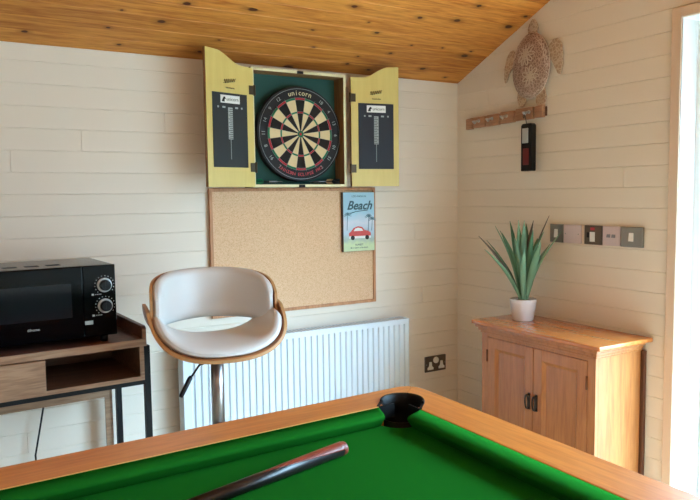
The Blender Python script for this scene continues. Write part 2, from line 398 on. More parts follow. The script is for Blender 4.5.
# patio door: frame, sliding sash, glass
tr_ = MB(); t = .042
tr_.box(-.012, .0, DY0, DY0+t, 0, DZ+t); tr_.box(-.012, .0, DY1-t, DY1, 0, DZ+t); tr_.box(-.012, .0, DY1, DY0, DZ, DZ+t)
struct(tr_, 'trim_1', 'trim', bevel=.003)
mb = MB()
def rect_frame(mb, y0, y1, z0, z1, x0, x1, w, mi=0):
    mb.box(x0, x1, y0, y0-w, z0, z1, mi); mb.box(x0, x1, y1+w, y1, z0, z1, mi); mb.box(x0, x1, y0-w, y1+w, z1-w, z1, mi); mb.box(x0, x1, y0-w, y1+w, z0, z0+w, mi)
rect_frame(mb, DY0, DY1, 0, DZ, -.004, .150, .003); rect_frame(mb, DY0, DY1, 0, DZ, .095, .150, .045)
dr = struct(mb, 'door_1', 'upvc', bevel=.003)
ys = [DY0-.045, -2.47, -3.52, DY1+.045]
for k in range(3):
    xa = (.105, .062, .105)[k]; y0_, y1_ = ys[k]+(.03 if k else 0), ys[k+1]-(.03 if k < 2 else 0)
    mb = MB(); rect_frame(mb, y0_, y1_, .045, DZ-.045, xa, xa+.04, .080); sh = build(mb, 'sash', 'upvc', dr, bevel=.006)
    mb = MB(); mb.box(xa+.018, xa+.022, y0_-.075, y1_+.075, .12, DZ-.12); build(mb, 'pane', 'glass', sh)
mb = MB(); mb.box(.01, .04, -2.51, -2.49, 1.0, 1.2); build(mb, 'door_handle', 'upvc', dr, bevel=.004)
# baseboards
mb = MB(); mb.box(RX0, 0, -.015, 0, 0, .1); struct(mb, 'baseboard_back', 'wall', bevel=.004)
mb = MB(); mb.box(-.015, 0, DY0+t, -.015, 0, .1); struct(mb, 'baseboard_right', 'wall', bevel=.004)
mb = MB(); mb.box(-9, 12, -12, 5, -.16, -.12); struct(mb, 'patio_ground', 'paving')

# ------------------------------------------------------------ dartboard cabinet
CX0, CX1, CZ0, CZ1, CD = -1.290, -.790, 1.440, 1.985, .10
cab = thing('dartboard_cabinet', 'open pale yellow wooden cabinet around the dartboard, both doors folded back against the wall', 'dartboard cabinet', ((CX0+CX1)/2, 0, CZ0))
mb = MB(); w = .014
mb.box(CX0+w, CX1-w, -.012, -.004, CZ0+w, CZ1-w); build(mb, 'back_panel', 'green_felt', cab, True)
for (a, b, c, d) in ((CX0, CX0+w, CZ0, CZ1), (CX1-w, CX1, CZ0, CZ1), (CX0+w, CX1-w, CZ0, CZ0+w), (CX0+w, CX1-w, CZ1-w, CZ1)):
    mb = MB(); mb.box(a, b, -CD, -.003, c, d, 0); mb.box(a+.0005, b-.0005, -CD-.0015, -CD, c+.0005, d-.0005, 1)
    build(mb, 'side_board', ['raw', 'creamedge'], cab, True)
for z in (CZ0+.006, CZ1-.008):
    mb = MB(); mb.box((CX0+CX1)/2-.016, (CX0+CX1)/2+.016, -CD-.006, -CD-.0016, z-.006, z+.006); build(mb, 'latch', 'ink', cab, True, bevel=.001)
def door(side):
    Wd = .253 if side < 0 else .258; T = .018
    hx = CX0-.004 if side < 0 else CX1+.019; hy = -.105
    al = R(15) if side < 0 else R(9)
    ux, uy = side*cos(al), -sin(al)       # along door, hinge -> free edge
    nx, ny = (-sin(al)*1, -cos(al)) if side > 0 else (sin(al), -cos(al))   # door face normal towards the room
    nx, ny = (-(-uy), 0) if False else (nx, ny)
    n = Vector((uy, -ux)) if side > 0 else Vector((-uy, ux)); n = n if n.y < 0 else -n
    L = cab.location
    def P(s, z, h): return (hx+ux*s+n.x*h-L.x, hy+uy*s+n.y*h-L.y, z-L.z)
    z0, z1, z2 = CZ0+.002, CZ1-.012, CZ1+.050
    prof = [(0, z0), (Wd, z0), (Wd, z2)]
    for i in range(13):
        q = i/12; s = Wd*(.80-.56*q); prof.append((s, z2-.004-(z2-z1-.006)*(3*q*q-2*q**3)))
    prof.append((0, z1))
    k = len(prof); mb = MB()
    v = [P(s, z, 0) for s, z in prof]+[P(s, z, T) for s, z in prof]
    mb.add(v, [tuple(range(k))], 1); mb.add(v, [tuple(range(k, 2*k))], 0)
    mb.add(v, [(i, (i+1) % k, (i+1) % k+k, i+k) for i in range(k)], 1)
    d = build(mb, 'door', ['yellow', 'raw'], cab)
    # slate
    def rect(mb, s0, s1, za, zb, h0, h1, mi=0):
        v = [P(s, z, h) for h in (h0, h1) for z in (za, zb) for s in (s0, s1)]
        mb.add(v, [(0, 2, 3, 1), (4, 5, 7, 6), (0, 1, 5, 4), (2, 6, 7, 3), (0, 4, 6, 2), (1, 3, 7, 5)], mi)
    s0, s1 = .038, Wd-.030
    za, zb = CZ0+.088, CZ0+.410
    mb = MB(); rect(mb, s0, s1, za, zb, T, T+.003); sb = build(mb, 'scoreboard', 'slate' if side < 0 else 'slate2', d)
    def F(s_c, z_c):   # text plane on door: reading left to right seen from the room
        sg = 1 if side > 0 else -1
        return lambda x, y, z: P(s_c+sg*x, z_c+y, T+.0042+z)
    sm = (s0+s1)/2
    mb = MB(); rect(mb, sm-.051, sm+.051, zb-.044, zb-.010, T+.003, T+.0045); bd = build(mb, 'badge', 'white', sb)
    mb = MB(); put_text(mb, 'unicorn', .021, F(sm+(.012 if side > 0 else -.012), zb-.027))
    # little horse-head mark
    hs = [(-.046, -.012), (-.040, .002), (-.034, .010), (-.028, .009), (-.024, .001), (-.028, -.002), (-.031, 0), (-.030, -.012)]
    f_ = F(sm, zb-.027); mb.add([f_(x, y, 0) for x, y in hs]+[f_(x, y, .0006) for x, y in hs], [tuple(range(8)), tuple(range(8, 16))]+[(i, (i+1) % 8, (i+1) % 8+8, i+8) for i in range(8)])
    build(mb, 'lettering', 'ink', bd)
    # printed checkout ruler and line
    mb = MB(); rect(mb, sm-.012, sm+.012, zb-.20, zb-.062, T+.003, T+.0036)
    mb2 = MB()
    for i in range(16): rect(mb2, sm-.011, sm+(.004 if i % 2 else .010), zb-.196+i*.0083, zb-.1935+i*.0083, T+.0036, T+.004)
    rect(mb, sm-.0012, sm+.0012, za+.035, zb-.2, T+.003, T+.0034)
    for q in (-.062, -.038, -.03, .03, .038, .064):
        rect(mb, sm+q-.004, sm+q+.004, zb-.066, zb-.058, T+.003, T+.0034)
    rl = build(mb, 'ruler_print', 'chalk', sb); build(mb2, 'ruler_marks', 'slate', rl)
    # signature
    mb = MB(); pts = []
    f2 = F(sm, zb+.048)
    for i in range(60):
        q = i/59; pts.append(f2(-.030+.062*q, .010*sin(q*34)*(1-.5*q)+.012*q, 0))
    mb.tube(pts, .0011, 4); mb.tube([f2(-.034, -.006, 0), f2(.03, .004, 0)], .0009, 4)
    mb.tube([f2(-.022+.046*i/30, -.026+.0035*sin(i*1.9), 0) for i in range(31)], .0009, 4)
    build(mb, 'signature', 'ink', d)
    for z in (CZ0+.09, CZ1-.11):
        mb = MB(); rect(mb, -.002, .024, z-.020, z+.020, T, T+.003)
        p = P(-.006, z-.024, T+.003); q = P(-.006, z+.024, T+.003); mb.cyl(p, q, .0055, 10)
        build(mb, 'hinge', 'hinge', cab, bevel=.0008)
door(-1); door(1)

# dartboard (hangs in the cabinet)
BC = Vector((-1.022, -.022, 1.694)); 
db = thing('dartboard', 'round bristle dartboard with red and green rings hanging in the yellow cabinet', 'dartboard', BC)
BC = Vector((0, 0, 0)); BT = -.038
mb = MB(); mb.lathe((0, 0, 0), [(.216, 0), (.2255, -.003), (.2255, -.034), (.2235, BT)], 96, 0, 'y'); build(mb, 'surround', 'board_black', db)
def wedge(mb, r0, r1, a0, a1, y0, y1, mi, n=6):
    v = []
    for y in (y0, y1):
        for i in range(n+1):
            a = a0+(a1-a0)*i/n
            v += [(r0*sin(a), y, r0*cos(a)), (r1*sin(a), y, r1*cos(a))]
    m = 2*(n+1); fs = []
    for i in range(n): fs += [(m+2*i, m+2*i+1, m+2*i+3, m+2*i+2), (2*i+1, 2*i+3, m+2*i+3, m+2*i+1), (2*i, m+2*i, m+2*i+2, 2*i+2)]
    fs += [(0, 1, m+1, m), (2*n, 2*n+1, m+2*n+1, m+2*n)]
    mb.add(v, fs, mi)
mb = MB()
for i in range(20):
    a0 = R(18*i-9); a1 = R(18*i+9); o = i % 2 == 0
    for r0, r1, m in ((.0159, .099, 0 if o else 1), (.099, .107, 2 if o else 3), (.107, .162, 0 if o else 1), (.162, .172, 2 if o else 3)):
        wedge(mb, r0, r1, a0, a1, BT, BT-.0015, m)
build(mb, 'segments', ['bk', 'bc', 'br', 'bg'], db)
mb = MB(); mb.lathe((0, 0, 0), [(.0159, BT), (.0159, BT-.0016), (.0065, BT-.0016)], 32, 0, 'y'); mb.lathe((0, 0, 0), [(.0065, BT), (.0065, BT-.002)], 24, 1, 'y'); build(mb, 'bullseye', ['bg', 'br'], db)
mb = MB()
for r in (.0159, .099, .107, .162, .172):
    mb.tube([(r*cos(2*pi*k/72), BT-.002, r*sin(2*pi*k/72)) for k in range(73)], .0006, 4, cap=False)
for i in range(20):
    a = R(18*i+9); mb.tube([(.0159*sin(a), BT-.002, .0159*cos(a)), (.178*sin(a), BT-.002, .178*cos(a))], .0006, 4)
mb.tube([(.2145*cos(2*pi*k/72), BT-.003, .214*sin(2*pi*k/72)) for k in range(73)], .0013, 5, cap=False)
build(mb, 'wire_frame', 'wire', db)
for i, nn in enumerate([20, 1, 18, 4, 13, 6, 10, 15, 2, 17, 3, 19, 7, 16, 8, 11, 14, 9, 12, 5]):
    if i in (0, 1, 19, 9, 10, 11): continue
    mb = MB(); a = R(18*i); cx, cz = .193*sin(a), .193*cos(a); fl = -1 if 90 < 18*i < 270 else 1
    put_text(mb, str(nn), .024, lambda x, y, z, cx=cx, cz=cz, a=a, fl=fl: (cx+fl*(x*cos(a)+y*sin(a)), BT-.001-z, cz+fl*(-x*sin(a)+y*cos(a))), extrude=.0008)
    build(mb, 'number', 'chalk', db)
def arc_text(mb, s, size, r, a_mid, step, flip=False):
    for k, ch in enumerate(s):
        a = a_mid+(k-(len(s)-1)/2)*step*(-1 if flip else 1)
        if ch == ' ': continue
        cx, cz = r*sin(a), r*cos(a); fl = -1 if flip else 1
        put_text(mb, ch, size, lambda x, y, z: (cx+fl*(x*cos(a)+y*sin(a)), BT-.001-z, cz+fl*(-x*sin(a)+y*cos(a))), extrude=.0008)
mb = MB(); arc_text(mb, 'unicorn', .034, .194, 0, .095); build(mb, 'brand_lettering', 'creamedge', db)
mb = MB(); arc_text(mb, 'UNICORN ECLIPSE PRO', .022, .193, pi, .066, True); build(mb, 'red_lettering', 'red_ink', db)
# darts resting on the cabinet floor
def dart(name, label, x, y, z, col, ang, flight='bg'):
    t = thing(name, label, 'dart', (x, y, z), ang, 'darts on the cabinet floor')
    mb = MB(); mb.tube([(-.045, 0, 0), (-.043, 0, 0), (-.005, 0, 0), (0, 0, 0)], [.002, .0035, .0035, .002], 10); build(mb, 'barrel', 'wire', t)
    mb = MB(); mb.tube([(0, 0, 0), (.03, 0, 0)], [.002, .0003], 6); build(mb, 'point', 'wire', t)
    mb = MB(); mb.tube([(-.08, 0, 0), (-.045, 0, 0)], .0022, 6); build(mb, 'stem', 'ink', t)
    mb = MB()
    for a in range(4):
        c, s = cos(a*pi/2+pi/4), sin(a*pi/2+pi/4)
        pr = [(-.115, .002), (-.112, .017), (-.09, .018), (-.072, .002)]
        v = [(x_, r_*c+h*s, r_*s-h*c) for h in (-.0005, .0005) for x_, r_ in pr]
        mb.add(v, [(0, 1, 2, 3), (7, 6, 5, 4), (0, 4, 5, 1), (1, 5, 6, 2), (2, 6, 7, 3), (3, 7, 4, 0)])
    build(mb, 'flight', flight, t); return t
zf = CZ0+.014+.0135
dart('dart', 'dart with green flights lying at the left corner of the cabinet floor', -1.148, -.06, zf, 0, R(3), 'bg')
dart('dart', 'dart with dark flights lying at the right corner of the cabinet floor', -.93, -.062, zf, 0, R(176), 'ink')
dart('dart', 'dart with pale flights lying behind the dark one at the cabinet floor right', -.945, -.042, zf, 0, R(185), 'bc')

# ------------------------------------------------------------ cork board + sign
kb = thing('cork_board', 'large cork notice board in a thin wooden frame under the dartboard cabinet', 'notice board', (-1.02, 0, .84))
mb = MB(); mb.box(-1.462, -.58, -.014, -.004, .85, 1.43); build(mb, 'cork_panel', 'cork', kb, True)
for a in ((-1.473, -1.458, .838, 1.438), (-.586, -.571, .838, 1.438), (-1.458, -.586, .838, .853), (-1.458, -.586, 1.423, 1.438)):
    mb = MB(); mb.box(a[0], a[1], -.022, -.003, a[2], a[3]); build(mb, 'frame_rail', 'corkframe', kb, True, bevel=.002)
sg = thing('beach_sign', 'small tall beach sign with a red car pinned to the cork board', 'sign', (-.682, 0, 1.112))
def signmat():
    m = mat('seaside_print', (150, 195, 215), .5); n = m.node_tree.nodes; l = m.node_tree.links; b = n['Principled BSDF']; t_ = n['Texture Coordinate']
    sp = n.new('ShaderNodeSeparateXYZ'); l.new(t_.outputs['Object'], sp.inputs[0]); mr = n.new('ShaderNodeMapRange'); mr.inputs[2].default_value = .303
    no = n.new('ShaderNodeTexNoise'); no.inputs['Scale'].default_value = 22; l.new(t_.outputs['Object'], no.inputs['Vector'])
    ad = n.new('ShaderNodeMath'); ad.operation = 'MULTIPLY_ADD'; ad.inputs[1].default_value = .06; l.new(no.outputs[0], ad.inputs[0]); l.new(sp.outputs['Z'], ad.inputs[2])
    l.new(ad.outputs[0], mr.inputs[0])
    r = n.new('ShaderNodeValToRGB'); e = r.color_ramp.elements
    e[0].position = 0; e[0].color = lin((196, 214, 168)); e[1].position = 1; e[1].color = lin((168, 204, 220))
    for p, c in ((.22, (206, 222, 176)), (.30, (172, 190, 182)), (.42, (184, 208, 224)), (.60, (214, 220, 232)), (.75, (164, 206, 224))): a = e.new(p); a.color = lin(c)
    l.new(mr.outputs[0], r.inputs[0]); l.new(r.outputs[0], b.inputs['Base Color']); return m
M['seaside'] = signmat(); M['teal'] = mat('teal_ink', (52, 84, 96), .6); M['carred'] = mat('red_car_print', (208, 72, 66), .5); M['palm'] = mat('blue_palm_print', (88, 128, 146), .6); M['greyed'] = mat('dark_sign_edge', (66, 58, 56), .6)
SX0, SX1, SZ0, SZ1, SY = -.776, -.588, 1.112, 1.414, -.036
mb = MB(); mb.box(SX0, SX1, SY, -.0155, SZ0, SZ1, 1); mb.box(SX0+.001, SX1-.001, SY-.001, SY, SZ0+.001, SZ1-.001, 0); build(mb, 'sign_panel', ['seaside', 'greyed'], sg, True)
def S(x0, z0): return lambda x, y, z: (x0+x, SY-.0012-z, z0+y)
mb = MB(); put_text(mb, 'Beach', .062, S(-.68, 1.345), shear=.35, offset=.0014); mb.tube([(-.735, SY-.0015, 1.307), (-.70, SY-.0015, 1.316), (-.63, SY-.0015, 1.322)], .002, 5); build(mb, 'beach_lettering', 'teal', sg, True)
for tx, sz, tz in (('LOS ANGELES', .014, 1.393), ('SUNSET', .014, 1.145), ('life is better at the beach', .0105, 1.130)):
    mb = MB(); put_text(mb, tx, sz, S(-.682, tz)); build(mb, 'small_lettering', 'teal', sg, True)
def blob(mb, pts, y0, y1, mi=0): mb.prism(pts, y0, y1, 'xz', mi)
mb = MB(); y0, y1 = SY-.001, SY-.0022
blob(mb, [(-.742, 1.186), (-.744, 1.205), (-.73, 1.216), (-.715, 1.232), (-.69, 1.240), (-.665, 1.236), (-.65, 1.220), (-.625, 1.214), (-.612, 1.204), (-.612, 1.186)], y0, y1, 0)
blob(mb, [(-.716, 1.216), (-.706, 1.229), (-.69, 1.233), (-.668, 1.229), (-.658, 1.216)], y1, y1-.0004, 1)
blob(mb, [(-.742, 1.178), (-.742, 1.190), (-.612, 1.190), (-.612, 1.178)], y1, y1-.0005, 1)
for cx in (-.722, -.635): blob(mb, [(cx+.012*cos(k*pi/6), 1.182+.012*sin(k*pi/6)) for k in range(12)], y1-.0005, y1-.001, 2)
build(mb, 'red_car_picture', ['carred', 'white', 'ink'], sg, True)
for px_, pz, hh in ((-.628, 1.215, .075), (-.606, 1.215, .06), (-.755, 1.22, .08)):
    mb = MB(); mb.tube([(px_, y1, pz), (px_+.004, y1, pz+hh)], .0014, 4)
    for a in range(7):
        g_ = R(-20+a*37); mb.tube([(px_+.004, y1, pz+hh), (px_+.004+.014*cos(g_), y1, pz+hh+.012*sin(g_)), (px_+.004+.024*cos(g_), y1, pz+hh+.010*sin(g_)-.006)], [.0022, .002, .0006], 4)
    build(mb, 'palm_picture', 'palm', sg, True)

# ------------------------------------------------------------ radiator
RXa, RXb, RZ0, RZ1 = -1.645, -.416, .145, .745
rd = thing('radiator', 'long white ribbed panel radiator on the back wall under the cork board', 'radiator', (-1.03, 0, RZ0))
mb = MB(); yf, yb = -.10, -.084
# pressed front: vertical channels
n = 36; pitch = (RXb-RXa-.05)/n; pts = []
x = RXa+.025; top, bot = RZ1-.028, RZ0+.02
prof = []
for i in range(n):
    xa = RXa+.025+i*pitch
    prof += [(xa, yf), (xa+pitch*.40, yf), (xa+pitch*.52, yf+.009), (xa+pitch*.84, yf+.009), (xa+pitch*.96, yf)]
prof = [(RXa+.006, yf)]+prof+[(RXb-.006, yf)]
v = [(a, b, z) for z in (bot, top) for a, b in prof]; k = len(prof)
mb.add(v, [(i, i+1, k+i+1, k+i) for i in range(k-1)])
for za, zb in ((top, RZ1-.006), (RZ0+.004, bot)):
    mb.box(RXa+.006, RXb-.006, yf-.0005, yb, za, zb)
v2 = []
build(mb, 'front_panel', 'rad', rd, True)
mb = MB(); mb.box(RXa+.01, RXb-.01, -.045, -.032, RZ0, RZ1-.01); build(mb, 'rear_panel', 'rad', rd, True)
for xa, xb in ((RXa, RXa+.006), (RXb-.006, RXb)):
    mb = MB(); mb.box(xa, xb, -.102, -.030, RZ0, RZ1); build(mb, 'side_cover', 'rad', rd, True, bevel=.002)
mb = MB(); mb.box(RXa, RXb, -.103, -.1, RZ1-.006, RZ1); mb.box(RXa, RXb, -.033, -.03, RZ1-.006, RZ1)
mb.box(RXa+.006, RXb-.006, -.1, -.033, RZ1-.004, RZ1-.002, 1)
for i in range(60): xx = RXa+.01+i*.0203; mb.box(xx, xx+.010, -.098, -.035, RZ1-.002, RZ1)
build(mb, 'top_grille', ['rad', 'grille'], rd, True)
for xx in (RXa+.05, RXb-.05):
    mb = MB(); mb.tube([(xx, -.06, .001), (xx, -.06, .16)], .0075, 10); build(mb, 'pipe', 'chrome', rd, True)
for xx in (-1.4, -.65):
    mb = MB(); mb.box(xx, xx+.03, -.032, -.001, .25, .65); build(mb, 'wall_bracket', 'rad', rd, True)

# ------------------------------------------------------------ bar stool
st = thing('bar_stool', 'bentwood bar stool with off-white seat pad on a chrome pole beside the desk', 'bar stool', (-1.668, -.60, 0), R(-9))
A80 = R(80)
HW = .246
def ushell(s, tt, off=0.0, k=1.0):
    """s -1..1 across, tt 0..1 front->back"""
    a = s*R(88); x = (HW-off)*math.copysign(abs(sin(a))**.78, a)*k; z = .842+off+(.175-off)*(1-max(0, cos(a))**.72)
    yf_ = -.215+.10*abs(s)**1.6+.09*abs(s)**6; yb_ = .155-.03*abs(s)**3
    y = yf_+(yb_-yf_)*tt
    z += -.012*(1-tt)**3 - .006*tt*tt*(1-abs(s))
    return (x, y, z)
mb = MB(); mb.sheet(lambda u, v: ushell(2*u-1, v), 48, 14, .012, 0, 1); build(mb, 'seat_shell', ['ply', 'plyedge'], st)
def padth(u, v):
    e = min(u*1.6, (1-u)*1.6, v, 1-v); return .012+.026*min(1, (e/.10))**.5 if e > 0 else .010
mb = MB(); mb.sheet(lambda u, v: ushell((2*u-1)*.91, .012+.96*v, .023), 44, 16, padth, 0); build(mb, 'seat_pad', 'leather', st)
def band(phi, tt, off=0.0):
    x = (HW-.014-off)*sin(phi); y = -.01+(.205-off)*cos(phi)
    q = min(1, abs(phi)/R(96))
    lo = .930-.012*q; hi = 1.116-.075*q**3.2
    # rounded free ends
    e = max(0, (abs(phi)-R(70))/R(26)); sh = .075*(1-math.sqrt(max(0, 1-e*e)))
    z = lo+sh+(hi-sh-lo-sh)*tt
    y += .035*(z-.90)/.2*cos(phi)
    return (x, y, z)
mb = MB(); mb.sheet(lambda u, v: band(R(-90)+R(180)*u, v), 56, 8, .010, 0, 1); build(mb, 'back_shell', ['ply', 'plyedge'], st)
mb = MB(); mb.sheet(lambda u, v: band(R(-90)+R(180)*u, -.02+1.04*v, .021), 48, 14, padth, 0); build(mb, 'back_pad', 'leather', st)
mb = MB(); mb.lathe((0, 0, 0), [(.205, 0), (.205, .006), (.16, .016), (.06, .026), (.032, .05)], 48); build(mb, 'base_plate', 'chrome', st)
mb = MB(); mb.cyl((0, 0, .03), (0, 0, .52), .030, 28); mb.cyl((0, 0, .52), (0, 0, .81), .0245, 24); build(mb, 'pole', 'chrome', st)
mb = MB(); mb.box(-.07, .07, -.07, .07, .826, .837); build(mb, 'swivel_plate', 'blkmetal', st, bevel=.003)
mb = MB(); mb.tube([(-.02, -.03, .796), (-.075, -.055, .790), (-.115, -.075, .745)], .004, 8); lv = build(mb, 'height_lever', 'blkmetal', st)
mb = MB(); mb.tube([(-.108, -.070, .756), (-.113, -.073, .749), (-.148, -.092, .695), (-.151, -.094, .690)], [.006, .009, .0085, .006], 12); build(mb, 'lever_grip', 'blk', lv)
mb = MB(); mb.tube([(.03*cos(a), -.03-.12*sin(a), .30) if False else (.13*cos(a), -.02-.15*max(0, sin(a)), .30) for a in [R(180+k*-15+0) for k in range(13)]], .011, 10); mb.cyl((.13, -.02, .3), (0, 0, .3), .009, 10); mb.cyl((-.13, -.02, .3), (0, 0, .3), .009, 10); build(mb, 'footrest', 'chrome', st)

# ------------------------------------------------------------ desk, microwave, cable
dk = thing('desk', 'walnut desk with black metal legs, an open shelf and raised side lip', 'desk', (-1.89, -.455, 0), R(3))
DW, DD = 1.08, .40; DT = .872
mb = MB(); mb.box(-DW, 0, 0, DD, DT-.0, DT-.028, 0); mb.box(-DW+.0005, -.0005, -.0012, 0, DT-.0275, DT-.0005, 1); build(mb, 'tabletop', ['desk_top', 'desk_front'], dk)
for xa, xb in ((-.016, 0), (-DW, -DW+.016)):
    mb = MB(); mb.prism([(0.0, DT+.0003), (0.0, DT+.040), (.012, DT+.048), (DD, DT+.048), (DD, DT+.0003)], xa, xb, 'yz'); mb.box(xa+.0004, xb-.0004, -.0012, 0.0, DT+.001, DT+.039, 1); build(mb, 'side_lip', ['desk_top', 'desk_front'], dk, bevel=.001)
mb = MB(); mb.box(-DW+.016, -.016, DD-.016, DD, DT+.0003, DT+.048); build(mb, 'rear_lip', 'desk_top', dk, bevel=.001)
ZB = .715
mb = MB(); mb.box(-DW+.01, -.010, .004, DD-.01, ZB, ZB+.016, 0); mb.box(-DW+.01, -.010, .0028, .004, ZB, ZB+.016, 1); build(mb, 'shelf_board', ['desk_in', 'desk_front'], dk)
mb = MB(); mb.box(-.026, -.010, .004, DD-.01, ZB+.016, DT-.028, 0); mb.box(-.026, -.010, .0028, .004, ZB+.016, DT-.028, 1); build(mb, 'end_panel', ['desk_in', 'desk_front'], dk)
mb = MB(); mb.box(-DW+.01, -DW+.026, .004, DD-.01, ZB+.016, DT-.028); build(mb, 'end_panel', 'desk_in', dk)
mb = MB(); mb.box(-.372, -.358, .006, DD-.01, ZB+.016, DT-.028); build(mb, 'divider', 'desk_in', dk)
mb = MB(); mb.box(-DW+.026, -.026, DD-.018, DD-.012, ZB+.016, DT-.028); build(mb, 'back_board', 'desk_in', dk)
mb = MB(); mb.box(-DW+.028, -.357, -.010, .006, ZB+.004, DT-.031); mb.box(-DW+.05, -.38, .006, DD-.04, ZB+.02, DT-.05); build(mb, 'drawer', 'desk_front', dk, bevel=.001)
mb = MB(); mb.box(-DW, -.0, .006, .026, ZB-.017, ZB); mb.box(-DW, 0, DD-.03, DD-.012, ZB-.017, ZB); mb.box(-.024, -.004, .026, DD-.03, ZB-.017, ZB); mb.box(-DW+.004, -DW+.024, .026, DD-.03, ZB-.017, ZB); build(mb, 'metal_frame', 'blkmetal', dk)
for lx, yy, tt in ((-.009, .004, DT-.028), (-.020, DD-.036, ZB-.017), (-DW+.0, .004, DT-.028), (-DW+.0, DD-.036, ZB-.017)):
    mb = MB(); mb.box(lx, lx+.022, yy, yy+.022, 0, tt); build(mb, 'leg', 'blkmetal', dk)
mb = MB(); mb.box(-DW+.03, -.032, DD-.012, DD-.004, .565, .60); mb.box(-.062, -.032, DD-.012, DD-.004, .0, .565); mb.box(-DW+.03, -DW+.07, DD-.022, DD-.006, 0, .565); mb.box(-.062, -.032, DD-.012, DD-.004, .60, ZB-.018); mb.box(-DW+.03, -DW+.07, DD-.022, DD-.006, .60, ZB-.018)
build(mb, 'rear_brace', 'desk_front', dk)

mw = thing('microwave', 'black microwave with two silver-ringed knobs standing on the walnut desk', 'microwave', (-1.99, -.435, DT), R(3))
MWW, MWD, MH0, MH1 = .50, .36, .026, .286
mb = MB(); mb.box(-MWW, 0, .018, MWD, MH0, MH1)
M['mwcase'] = mat('satin_black_case', (40, 42, 44), .24, spec=.9)
build(mb, 'case', 'mwcase', mw, bevel=.006)
for i in range(5):
    mb = MB(); xx = -.215-.072*i; mb.box(xx, xx+.046, .09, .13, MH1-.001, MH1+.0008); build(mb, 'vent_slot', 'ink', mw)
mb = MB(); mb.box(-MWW, -.115, 0, .0175, MH0, MH1); d_ = build(mb, 'oven_door', 'blkgloss', mw, bevel=.004)
mb = MB(); mb.box(-.455, -.155, -.0012, .0, MH0+.078, MH1-.060); build(mb, 'window', 'window_dark', d_)
mb = MB(); put_text(mb, 'dihome', .0135, lambda x, y, z: (-.285+x, -.0006-z, MH0+.048+y)); build(mb, 'brand_lettering', 'silverpaint', d_)
mb = MB(); mb.box(-.1145, 0, .0, .0175, MH0, MH1); cp = build(mb, 'control_panel', 'blkgloss', mw, bevel=.003)
for zz in (.212, .136):
    kx = -.040
    mb = MB(); mb.lathe((kx, 0, zz), [(.0265, 0), (.0265, -.004), (.021, -.010), (.021, -.004)], 36, 0, 'y'); mb.lathe((kx, 0, zz), [(.0205, 0), (.019, -.022), (.015, -.024)], 32, 1, 'y'); mb.box(kx-.002, kx+.002, -.025, -.022, zz-.018, zz+.018, 1)
    build(mb, 'knob', ['silverpaint', 'blk'], mw)
    mb = MB()
    for k in range(14):
        a = R(-135+k*20); c_, s_ = sin(a), cos(a); p = (kx+.034*c_, -.0004, zz+.034*s_); mb.box(p[0]-.0016, p[0]+.0016, -.0008, 0, p[2]-.0016, p[2]+.0016)
    mb.box(kx-.046, kx-.038, -.0008, 0, zz-.036, zz-.029)
    for q in range(4): mb.box(kx-.034+q*.006, kx-.030+q*.006, -.0008, 0, zz-.034, zz-.031)
    build(mb, 'dial_marks', 'chalk', cp)
mb = MB(); mb.box(-.113, -.085, -.0008, 0, .072, .086); build(mb, 'rating_label', 'chalk', cp)
for fx, fy in ((-.04, .03), (-.04, .32), (-.46, .03), (-.46, .32)):
    mb = MB(); mb.lathe((fx, fy, 0), [(.013, 0.0005), (.014, .026)], 16); build(mb, 'foot', 'blk', mw)
# power cable from behind the microwave down the wall
mb = MB(); mb.tube([(-2.18, -.042, .93), (-2.20, -.035, .70), (-2.205, -.03, .56), (-2.225, -.035, .46), (-2.245, -.035, .36), (-2.24, -.03, .22), (-2.2, -.03, .06), (-2.12, -.05, .006), (-2.0, -.08, .005)], .0038, 8)
tag(build(mb, 'power_cable', 'blk'), 'thin black power cable hanging down the wall under the desk', 'cable')

# ------------------------------------------------------------ wall sockets and switches
so = thing('wall_socket', 'double power socket with a dark metal plate on the back wall near the corner', 'socket', (-.167, 0, .447))
mb = MB(); mb.box(-.073, .073, -.010, 0, -.044, .044); build(mb, 'face_plate', 'steel_dark', so, bevel=.003)
for sx in (-.039, .039):
    mb = MB(); q = [(-.020, -.030), (.020, -.030), (.020, -.018), (.010, -.010), (.007, .014), (-.007, .014), (-.010, -.010), (-.020, -.018)]
    mb.prism([(sx+a, b) for a, b in q], -.016, -.010, 'xz'); build(mb, 'outlet_cover', 'white', so, bevel=.0015)
mb = MB(); mb.lathe((0, 0, .021), [(.018, -.010), (.018, -.016), (.012, -.018)], 20, 0, 'y'); build(mb, 'rocker', 'white', so)
for sx in (-.066, .066):
    mb = MB(); mb.lathe((sx, 0, 0), [(.003, -.010), (.003, -.0112)], 10, 0, 'y'); build(mb, 'screw', 'wire', so)

